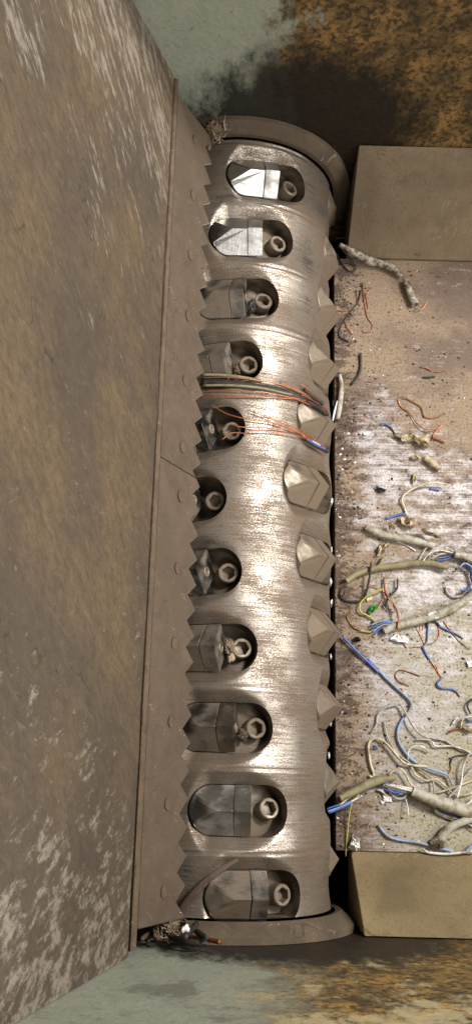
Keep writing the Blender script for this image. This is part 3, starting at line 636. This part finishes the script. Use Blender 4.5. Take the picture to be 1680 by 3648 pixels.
debris('wire', 'wire', 'thin white wire lowest of the heap beside the thick grey cable', [('wire', 'white', .0013, r8([(1200, 1060), (1165, 1105), (1120, 1125), (1060, 1110)]), dict(lift=.007))], GW)
debris('copper_strand', 'wire', 'dark wire with a copper tail above the white wire heap', [('wire', 'black', .0011, r8([(1150, 772), (1090, 775), (1045, 792), (1032, 830)])), ('strand', 'copper', .0009, r8([(1032, 830), (1035, 870), (1018, 905)]))])
debris('wire_bundle', 'wire', 'knotted brown and white wire bundle at the right edge above the heap', [('wire', 'copper_dull', .0014, r8([(1020, 607), (1080, 585), (1140, 590), (1210, 600)]), dict(lift=.002)), ('wire', 'cream', .0012, r8([(1105, 575), (1120, 520), (1160, 500), (1210, 505)]), dict(lift=.006)), ('wire', 'white', .0014, r8([(1045, 552), (1075, 512), (1085, 520)]), dict(lift=.002)), ('wire', 'olive', .0018, r8([(1210, 520), (1140, 525), (1120, 570), (1180, 610)]), dict(lift=.004)), ('wire', 'blue', .0012, r8([(1140, 510), (1170, 530), (1210, 540)]), dict(lift=.009)), ('wire', 'black', .0015, r8([(1210, 378), (1170, 385), (1152, 425), (1175, 480)]), dict(lift=.003))])
debris('cable', 'cable', 'olive cable end at the rotor gap with blue and cream wires poking out', [('sheath', 'olive', [.0038, .0050, .0056, .0056, .0040], r8([(255, 1075), (340, 1035), (430, 985), (540, 945), (650, 925)]), dict(sides=14, jit=.06, lift=[.010, .006, .002, 0], hollow=True))] +
       [('wire', m, .0013, r8(p), dict(lift=.012)) for m, p in (('blue', [(165, 1150), (245, 1122), (330, 1098)]), ('pale_blue', [(170, 1168), (255, 1138), (340, 1098), (410, 1060)]), ('blue', [(178, 1180), (262, 1145), (335, 1112)]), ('cream', [(255, 1125), (300, 1085), (350, 1050)]), ('white', [(330, 1100), (370, 1080), (412, 1055)]))])
debris('cable', 'cable', 'thick grey cable with its white and blue wires laid bare, lower right', [('sheath', 'sheath', [.0060, .0072, .0078, .0080, .0080], r8([(765, 1025), (850, 1062), (950, 1100), (1100, 1152), (1230, 1190)]), dict(sides=16, jit=.05, lift=[.004, .003, .002], hollow=True))] +
       [('wire', m, .0015, r8(p), dict(lift=l)) for m, p, l in (('blue', [(552, 992), (580, 968), (640, 990), (780, 1035)], .006), ('white', [(560, 985), (640, 985), (720, 1000), (790, 1020)], .010), ('pale_blue', [(545, 1000), (590, 1020), (650, 1040), (700, 1045)], .003), ('white', [(575, 978), (660, 1000), (785, 1030)], .011), ('white', [(600, 990), (690, 1020), (785, 1045)], .007), ('grey', [(600, 1030), (650, 1075), (700, 1075), (730, 1045)], .003), ('blue', [(590, 1010), (640, 1035), (690, 1030)], .009))] +
       [('shred', 'white', [.0010, .0022, .0010], r8([(515, 1015), (545, 1020), (590, 1060)]), dict(lift=.001, jit=.3)), ('wire', 'white', .0009, r8([(718, 1078), (730, 1130), (738, 1195)]), dict(lift=[.004, .008, .012]))])
debris('cable', 'cable', 'short grey sheath branch with loose wires at the lower right edge', [('sheath', 'sheath', [.0056, .0056, .0050, .0044], r8([(945, 1400), (990, 1320), (1060, 1262), (1215, 1210)]), dict(sides=14, jit=.08, lift=[.001, .004, .006, .006])), ('knot', 'rag', [.0030, .0068, .0075, .0040], r8([(895, 1400), (930, 1385), (960, 1385), (1000, 1400)]), dict(sides=12, jit=.22))] +
       [('wire', m, .0012, r8(p), dict(lift=l)) for m, p, l in (('white', [(920, 1160), (1000, 1200), (1100, 1225), (1215, 1260)], .004), ('white', [(925, 1175), (1010, 1215), (1120, 1250), (1215, 1280)], .002), ('blue', [(940, 1165), (1040, 1195), (1130, 1220)], .003), ('cream', [(915, 1140), (980, 1190), (1090, 1215)], .003), ('white', [(1080, 1240), (1150, 1255), (1215, 1290)], .006), ('blue', [(1090, 1260), (1150, 1265), (1215, 1250)], .004))])
debris('wire', 'wire', 'blue wire lying in front of the lower sloped plate, ending at the grey knot', [('wire', 'pale_blue', .0019, r8([(525, 1260), (560, 1310), (605, 1348), (680, 1370), (800, 1386), (900, 1412), (1050, 1450)]), dict(lift=[.001, .001, .003]))], GW)
debris('wire', 'wire', 'white wire lying along the foot of the lower sloped plate', [('wire', 'white', .0019, r8([(835, 1430), (880, 1456), (1000, 1467), (1100, 1458), (1215, 1440)]), dict(lift=[.004, .006, .010]))], GW)
debris('wire', 'wire', 'pale blue frayed wire beside the white wire at the lower right edge', [('wire', 'pale_blue', [.0028, .0016, .0014], r8([(1215, 1385), (1170, 1420), (1140, 1450)]), dict(lift=.008, jit=.2))], GW)
debris('wire', 'wire', 'thin yellow green wire hanging down over the gap at the lower end', [('wire', 'yellow', .0010, r8([(390, 1048), (345, 1100), (322, 1190), (310, 1300), (300, 1400), (297, 1485)]), dict(lift=[.012, .010, .004, .002, -.004]))], GW)
debris('copper_strand', 'wire', 'short orange copper splinter left of the blue tipped wire', [('strand', 'copper', .0008, r6([(400, 1582), (425, 1575), (445, 1562)]))])

# scraps: torn thin pieces, crumpled and thick
def scrap(name, label, mat, poly, crump=.002, cat='scrap', lift=0.0, th_=.0007, seed=1, group=None):
    rnd = random.Random(seed); P = [on_z(p, ZB + .0015 + lift) for p in poly]; c = np.mean(P, 0)
    n = len(P); ringN = 3; vs = [c + np.array([0, 0, crump*rnd.random()])]
    for j in range(1, ringN + 1):
        for k in range(n*2):
            a = P[(k//2) % n]; b = P[(k//2 + 1) % n]; e = a if k % 2 == 0 else (a+b)/2
            q = c + (e - c)*(j/ringN)*(1 + rnd.uniform(-.12, .12)); q = q + np.array([0, 0, crump*rnd.uniform(0, 1.6)]); vs.append(q)
    m = n*2; fs = [(0, 1 + k, 1 + (k+1) % m) for k in range(m)]
    for j in range(ringN - 1):
        for k in range(m): fs.append((1 + j*m + k, 1 + (j+1)*m + k, 1 + (j+1)*m + (k+1) % m, 1 + j*m + (k+1) % m))
    N = len(vs); vs2 = vs + [v - np.array([0, 0, th_]) for v in vs]; fs2 = fs + [tuple(N + i for i in f[::-1]) for f in fs]
    o_ = 1 + (ringN-1)*m
    fs2 += [(o_ + k, N + o_ + k, N + o_ + (k+1) % m, o_ + (k+1) % m) for k in range(m)]
    o = fixn(mesh(name, vs2, fs2, M[mat], loc=c)); return tag(o, label, cat, group)
scrap('torn_scrap', 'large torn tan scrap on the bed, right of the blue tipped wire', 'tan', r6([(645, 1690), (700, 1680), (760, 1675), (820, 1700), (890, 1685), (880, 1735), (870, 1780), (810, 1770), (770, 1725), (690, 1735)]), .006, seed=3)
scrap('torn_scrap', 'small curled dark tan scrap left of the rolled sheath stub', 'tan', r6([(750, 1830), (790, 1820), (830, 1840), (800, 1860), (755, 1855)]), .004, seed=4)
scrap('torn_scrap', 'tan leaf shaped scrap above the cream hooked wire', 'tan', r7([(765, 175), (790, 165), (795, 200), (775, 250), (762, 225)]), .003, seed=5)
scrap('torn_scrap', 'curled tan scrap at the lower end of the cream hooked wire', 'tan', r7([(668, 470), (720, 480), (760, 500), (790, 490), (795, 540), (740, 560), (690, 530)]), .008, seed=6)
scrap('torn_scrap', 'tan scrap curling over the uppermost grey cable sheath', 'tan', r7([(790, 560), (840, 570), (900, 600), (950, 640), (900, 630), (850, 600)]), .008, lift=.006, seed=7)
scrap('torn_scrap', 'small tan flake standing above the uppermost grey cable sheath', 'tan', r7([(595, 525), (625, 520), (638, 570), (605, 575)]), .004, lift=.008, seed=8)
scrap('torn_scrap', 'tan scrap hanging below the uppermost grey cable sheath', 'tan', r7([(545, 660), (590, 655), (600, 690), (560, 740), (510, 755), (525, 700)]), .006, seed=9)
scrap('paper_scrap', 'white folded paper scrap under the light grey cable', 'paper', r7([(598, 1342), (650, 1298), (690, 1310), (738, 1335), (732, 1370), (660, 1358)]), .004, seed=10)
scrap('paper_scrap', 'white crumpled paper piece beside the lower sloped plate at the gap', 'paper', r8([(350, 1322), (392, 1355), (390, 1420), (365, 1445), (310, 1425), (330, 1370)]), .008, seed=11)
scrap('paper_scrap', 'round white flake under the bare wires of the thick grey cable', 'paper', r8([(558, 1055), (590, 1045), (620, 1065), (618, 1098), (580, 1100), (555, 1080)]), .002, seed=12)
scrap('paper_scrap', 'tiny white flake below the round white flake', 'paper', r8([(540, 1090), (575, 1095), (560, 1118), (545, 1112)]), .001, seed=13)
scrap('paper_scrap', 'white flake at the right edge above the knotted wire bundle', 'paper', r8([(1145, 112), (1180, 108), (1190, 150), (1155, 155)]), .002, seed=14)
scrap('paper_scrap', 'small white chip on the upper middle bed near the blue tipped wire', 'paper', r6([(418, 1668), (445, 1656), (470, 1660), (450, 1680), (425, 1682)]), .001, seed=15)
scrap('paper_scrap', 'pale yellow chip on the bed under the olive cable', 'cream', r7([(440, 1055), (475, 1035), (488, 1055), (450, 1078)]), .001, seed=16)
scrap('plastic_piece', 'green plastic piece beside the yellow green wire', 'green', r7([(448, 1150), (480, 1105), (520, 1100), (515, 1125), (470, 1165)]), .004, lift=.002, th_=.003, seed=17)
scrap('plastic_piece', 'tiny blue plastic chip inside the cane shaped cream wire', 'blue', r8([(490, 715), (510, 710), (525, 730), (495, 735)]), .001, seed=18)
scrap('dirt_clod', 'black oily clod at the left of the bed below the deep blue stub', 'black', r7([(505, 265), (530, 270), (580, 285), (575, 305), (530, 310), (508, 290)]), .003, seed=19)
scrap('dirt_clod', 'black oily clod near the upper end of the long blue wire', 'black', r7([(345, 1335), (375, 1320), (400, 1335), (390, 1362), (350, 1360)]), .004, seed=20)

# ------------------------------------------------------------------ strands wound round the drum
def wound(pname, mat, r, px, parent, c, rad=RD, flat=1.0, sides=6, jit=0.0):
    P = []
    for k, p in enumerate(px):
        q = on_cyl(p, rad + (r if not isinstance(r, (list, tuple)) else max(r))*flat); P.append(q)
    vs, fs = tube(spline(P, 6), r, sides, flat, jit, seed=len(px))
    return mesh(pname, np.array(vs) - c, fs, M[mat], parent, smooth=True)
c1 = on_cyl(r3([(640, 430)])[0], RD); e1 = tag(empty('wound_wires', tuple(c1)), 'upper band of dark cable and copper wires wound round the rotor', 'wire', 'wires wound round the rotor')
wound('cable', 'black', [.0050, .0056, .0056, .0048, .0030], r3([(322, 385), (450, 395), (600, 415), (740, 440), (860, 475), (985, 550)]), e1, c1, flat=.35, sides=10, jit=.06)
wound('cable', 'olive', [.0020, .0024, .0018], r3([(322, 348), (450, 352), (580, 370), (640, 385)]), e1, c1, flat=.6)
wound('cable', 'olive', [.0014, .0018, .0012], r3([(330, 405), (480, 405), (640, 420), (800, 455)]), e1, c1, rad=RD + .003)
for px in ([(320, 365), (450, 362), (580, 373), (720, 396), (860, 450), (965, 515)], [(340, 430), (500, 433), (640, 440), (780, 466), (870, 487), (985, 555)], [(315, 470), (420, 463), (560, 465), (700, 470), (850, 483), (975, 535)], [(735, 390), (850, 440), (935, 492), (985, 540)], [(845, 395), (900, 440), (970, 492)], [(850, 455), (920, 490), (985, 530)], [(800, 470), (900, 510), (990, 560)]):
    wound('strand', 'copper', .00075, r3(px), e1, c1, rad=RD + .004)
for px in ([(862, 425), (900, 460), (960, 505)], [(880, 490), (940, 525), (985, 560)]): wound('strand', 'black', .0024, r3(px), e1, c1, rad=RD + .003)
c2 = on_cyl(r3([(700, 630)])[0], RD); e2 = tag(empty('wound_wires', tuple(c2)), 'lower spray of copper strands with blue ends lying on the rotor', 'wire', 'wires wound round the rotor')
for px in ([(365, 500), (450, 552), (560, 582), (700, 602), (800, 637), (860, 662), (975, 738)], [(595, 545), (700, 585), (800, 622), (862, 655), (960, 720)], [(475, 610), (540, 625), (700, 630), (820, 650), (900, 690), (965, 725)], [(430, 692), (480, 656), (560, 658), (592, 645), (750, 656), (860, 682), (972, 742)], [(835, 645), (880, 690), (950, 720)], [(915, 690), (945, 715), (975, 735)]):
    wound('strand', 'copper', .00075, r3(px), e2, c2, rad=RD + .0025)
for m, px in (('blue', [(880, 690), (925, 718), (972, 742)]), ('black', [(870, 690), (930, 730), (982, 752)]), ('grey', [(905, 700), (945, 722)])): wound('wire', m, .0016, r3(px), e2, c2, rad=RD + .002)
# brown strap across the lowest pocket
pts = r5([(552, 785), (490, 822), (420, 872), (350, 940), (300, 1000), (262, 1062)])
c3 = on_cyl(pts[2], .142); P = spline([on_cyl(p, r) for p, r in zip(pts, (.1345, .138, .1405, .1405, .138, .135))], 6)
vs, fs = tube(P, [.0016, .0030, .0036, .0040, .0044, .0042], 10, .22, .1)
tag(mesh('torn_strap', vs, fs, M['strap'], smooth=True, loc=c3), 'torn dark brown strap lying across the lowest pocket of the rotor', 'strap')
# white bits set in the gap between drum and bed
gl = [(1181, 1437, .9), (1186, 1740, .7), (1173, 1790, 1.3), (1171, 1965, 1.2), (1169, 2075, 1.4), (1172, 2150, 1.2), (1168, 2290, 1.0), (1170, 2340, .9), (1168, 2575, 1.1), (1163, 2690, 1.0)]
for k, (x, y, s) in enumerate(gl):
    rnd = random.Random(k + 40); p = on_z((x + 6, y), -.052); n = 7; vs = []; fs = []
    for j, z in ((0, 0.0), (1, .004*s), (2, .0075*s)):
        for q in range(n):
            a = 2*math.pi*q/n; r = (.0022 if j < 2 else .0012)*s*rnd.uniform(.6, 1.3)
            vs.append(p + np.array([r*math.cos(a)*.8, r*2.2*math.sin(a), z*rnd.uniform(.8, 1.1)]))
    for j in range(2):
        for q in range(n): fs.append((j*n + q, j*n + (q+1) % n, (j+1)*n + (q+1) % n, (j+1)*n + q))
    fs += [tuple(range(n))[::-1], tuple(range(2*n, 3*n))]
    tag(mesh('white_bit', vs, fs, M['paper'], loc=p), 'small white bit set in the gap between rotor and bed', 'chip', 'white bits in the rotor gap')

# ------------------------------------------------------------------ matted dust in the two corners by the knife ends
def clump(name, label, c, size, n, seed, pales=.25, twigs=()):
    rnd = random.Random(seed); root = tag(empty(name, tuple(c)), label, 'dust clump', 'dust clumps at the knife ends')
    bm = bmesh.new(); bmesh.ops.create_icosphere(bm, subdivisions=4, radius=1)
    for v in bm.verts:
        d = v.co.normalized(); k = 1 + .45*mnoise.fractal(d*2.2 + Vector((seed, 0, 0)), .8, 2.0, 5) + .22*mnoise.noise(d*9)
        v.co = Vector((d.x*size[0], d.y*size[1], d.z*size[2]))*k*.8
    me = bpy.data.meshes.new('core'); bm.to_mesh(me); bm.free(); me.materials.append(M['fluff']); o = bpy.data.objects.new('core', me); C.objects.link(o); o.parent = root
    for nm, mt, cnt, rr in (('fibres', 'fluff', n, .00055), ('pale_fibres', 'fluff_pale', int(n*pales), .0005)):
        vs = []; fs = []
        for k in range(cnt):
            d = Vector((rnd.gauss(0, 1), rnd.gauss(0, 1), rnd.gauss(0, .8))).normalized(); p = Vector((d.x*size[0], d.y*size[1], d.z*size[2]))*rnd.uniform(.6, 1.05)
            P = [p]; dirn = Vector((rnd.gauss(0, 1), rnd.gauss(0, 1), rnd.gauss(0, 1))).normalized()
            for s in range(5):
                dirn = (dirn + Vector((rnd.gauss(0, .7), rnd.gauss(0, .7), rnd.gauss(0, .7)))).normalized(); P.append(P[-1] + dirn*rnd.uniform(.0015, .0035))
            v2, f2 = tube(P, rr*rnd.uniform(.5, 1.6), 4); b = len(vs); vs += v2; fs += [tuple(b + i for i in f) for f in f2]
        fo = mesh(nm, vs, fs, M[mt], root); fo['kind'] = 'stuff'
    return root
def on_y(px, y):
    d = ray(px); return CAM + d*((y - CAM[1])/d[1])
clump('dust_clump', 'matted grey brown dust and shreds packed at the top end of the knife', on_y(rt([(860, 850)])[0], .4865), (.013, .010, .016), 60, 3, .5)
clump('dust_clump', 'fluffy matted dust ball at the bottom end of the knife', on_y(rc([(420, 430)])[0], -.465), (.014, .011, .019), 120, 5, .6)
def air(name, label, cat, mat, r, px, y, jit=.08, sides=8, flat=1.0, group=None):
    ys = y if isinstance(y, (list, tuple)) else [y]*len(px)
    P = spline([on_y(p, q) for p, q in zip(px, ys)], 6); vs, fs = tube(P, r, sides, flat, jit, seed=len(label)); c = np.mean(np.array(vs), 0)
    return tag(mesh(name, vs, fs, M[mat], smooth=True, loc=c), label, cat, group)
G2 = 'shreds stuck in the bottom corner'
air('wire_scrap', 'reddish brown wire stub pointing right under the bottom end ring', 'wire', 'copper_dull', .0024, rc([(640, 545), (780, 580), (880, 590), (990, 612)]), -.470, group=G2)
air('wire_scrap', 'long dark cable shred lying along the bottom wall below the dust ball', 'wire', 'black', [.003, .0036, .0026], rc([(470, 560), (620, 605), (740, 620), (850, 622)]), -.472, group=G2)
air('wire_scrap', 'dark curled shred hooked above the reddish brown stub', 'wire', 'black', [.003, .0036, .003, .002], rc([(620, 560), (660, 500), (720, 460), (742, 420), (700, 395)]), -.464, group=G2)
air('wire_scrap', 'dark straight shred between the dust ball and the end ring', 'wire', 'black', [.002, .0034, .002], rc([(700, 450), (770, 520), (850, 570)]), -.466, group=G2)
air('wire_scrap', 'thin brown twig sticking up left of the dust ball', 'twig', 'strap', [.0016, .0022, .0018], rc([(180, 408), (240, 440), (285, 490), (305, 545)]), -.468, group=G2)
air('wire_scrap', 'brown strip bent along the knife end left of the dust ball', 'strip', 'strap', [.002, .0034, .0026], rc([(165, 578), (215, 545), (280, 540), (340, 570)]), -.472, group=G2)
air('wire_scrap', 'short brown shred on the right of the dust ball', 'wire', 'strap', [.0016, .0026, .0016], rc([(560, 350), (610, 385), (640, 430)]), -.462, group=G2)
p = on_y(rc([(632, 478)])[0], -.460); vs = []; fs = []
bm = bmesh.new(); bmesh.ops.create_icosphere(bm, subdivisions=2, radius=.0042)
for v in bm.verts: v.co *= 1 + .5*mnoise.noise(v.co*420)
me = bpy.data.meshes.new('foam_chip'); bm.to_mesh(me); bm.free(); me.materials.append(M['paper']); o = bpy.data.objects.new('foam_chip', me); C.objects.link(o); o.location = p
tag(o, 'small white crumpled chip on the dark shreds in the bottom corner', 'chip')
# rag shreds at the top corner
G3 = 'shreds stuck in the top corner'
air('shred', 'pointed dusty shred sticking up at the top corner by the end ring', 'scrap', 'fluff_pale', [.0008, .0030, .0034, .0012], rt([(1000, 640), (975, 720), (985, 800), (1000, 890)]), .486, flat=.4, group=G3)
air('shred', 'flat dusty shred hanging over the first knife tooth', 'scrap', 'fluff', [.002, .0042, .0036, .001], rt([(700, 930), (740, 1000), (765, 1070), (770, 1130)]), [.484, .482, .478, .475], flat=.4, group=G3)
air('shred', 'pale curled shred in the middle of the top corner dust', 'scrap', 'fluff_pale', [.001, .0026, .001], rt([(820, 860), (850, 920), (870, 980)]), .478, flat=.5, group=G3)
# lump on a tool screw, pocket debris
def lump(px, r, s, label, mat='fluff', seed=2):
    q = on_cyl(px, r); bm = bmesh.new(); bmesh.ops.create_icosphere(bm, subdivisions=3, radius=1)
    for v in bm.verts:
        d = v.co.normalized(); v.co = d*s*(1 + .5*mnoise.fractal(d*2 + Vector((seed*3.1, 0, 0)), .7, 2, 4))
        v.co.y *= 1.35
    me = bpy.data.meshes.new('packed_chip'); bm.to_mesh(me); bm.free(); me.materials.append(M[mat]); o = bpy.data.objects.new('packed_chip', me); C.objects.link(o); o.location = q
    return tag(o, label, 'chip', 'chips packed in the pockets')
r2 = zr((500, 400), 1.4825); r4 = zr((500, 1800), 1.4825)
lump(r2([(585, 1025)])[0], .112, .0062, 'dark packed chip between tooth and bolt of the third pocket from the top', 'black', 2)
lump(r4([(470, 745)])[0], .116, .0060, 'crumbly grey chip packed beside the bolt of the fourth pocket from the bottom', 'fluff', 3)
lump(r4([(478, 805)])[0], .114, .0042, 'second smaller grey chip beside the bolt of the fourth pocket from the bottom', 'fluff_pale', 4)
lump(r3([(508, 325)])[0], .112, .0048, 'dusty nub beside the bolt of the fourth pocket from the top', 'strap', 5)
lump(r5([(578, 165)])[0], .113, .0050, 'curled dusty shred beside the bolt of the third pocket from the bottom', 'strap', 6)

# ------------------------------------------------------------------ crumbs strewn on the bed: nobody could count them
rnd = random.Random(11); vs = []; fs = []; mis = []
mats = ['black', 'casing', 'tan', 'paper', 'copper_dull', 'white', 'strap']
for k in range(9000):
    u = rnd.random()
    x = .142 + (rnd.expovariate(1/.035) if u < .55 else rnd.random()*.26); y = rnd.uniform(-.398, .414)
    if x > .42: continue
    if mnoise.noise(Vector((x*22, y*22, 1))) < rnd.uniform(-.6, .35): continue
    s = min(.0004*rnd.paretovariate(1.9), .0026); z = ZB; b = len(vs); a0 = rnd.random()*6; asp = rnd.uniform(.4, 1)
    for q in range(4):
        a = a0 + q*math.pi/2 + rnd.uniform(-.4, .4); vs.append((x + s*math.cos(a), y + s*asp*math.sin(a), z + .0001))
    vs.append((x + rnd.uniform(-.4, .4)*s, y + rnd.uniform(-.4, .4)*s, z + s*rnd.uniform(.5, 1.1)))
    m = rnd.choices(range(7), (36, 26, 12, 4, 7, 3, 20))[0]
    for q in range(4): fs.append((b + q, b + (q+1) % 4, b + 4)); mis.append(m)
cr = mesh('bed_crumbs', vs, fs, None)
for m in mats: cr.data.materials.append(M[m])
cr.data.polygons.foreach_set('material_index', np.array(mis, np.int32))
tag(cr, 'dark and pale crumbs and grit strewn over the feed bed', 'grit', kind='stuff')
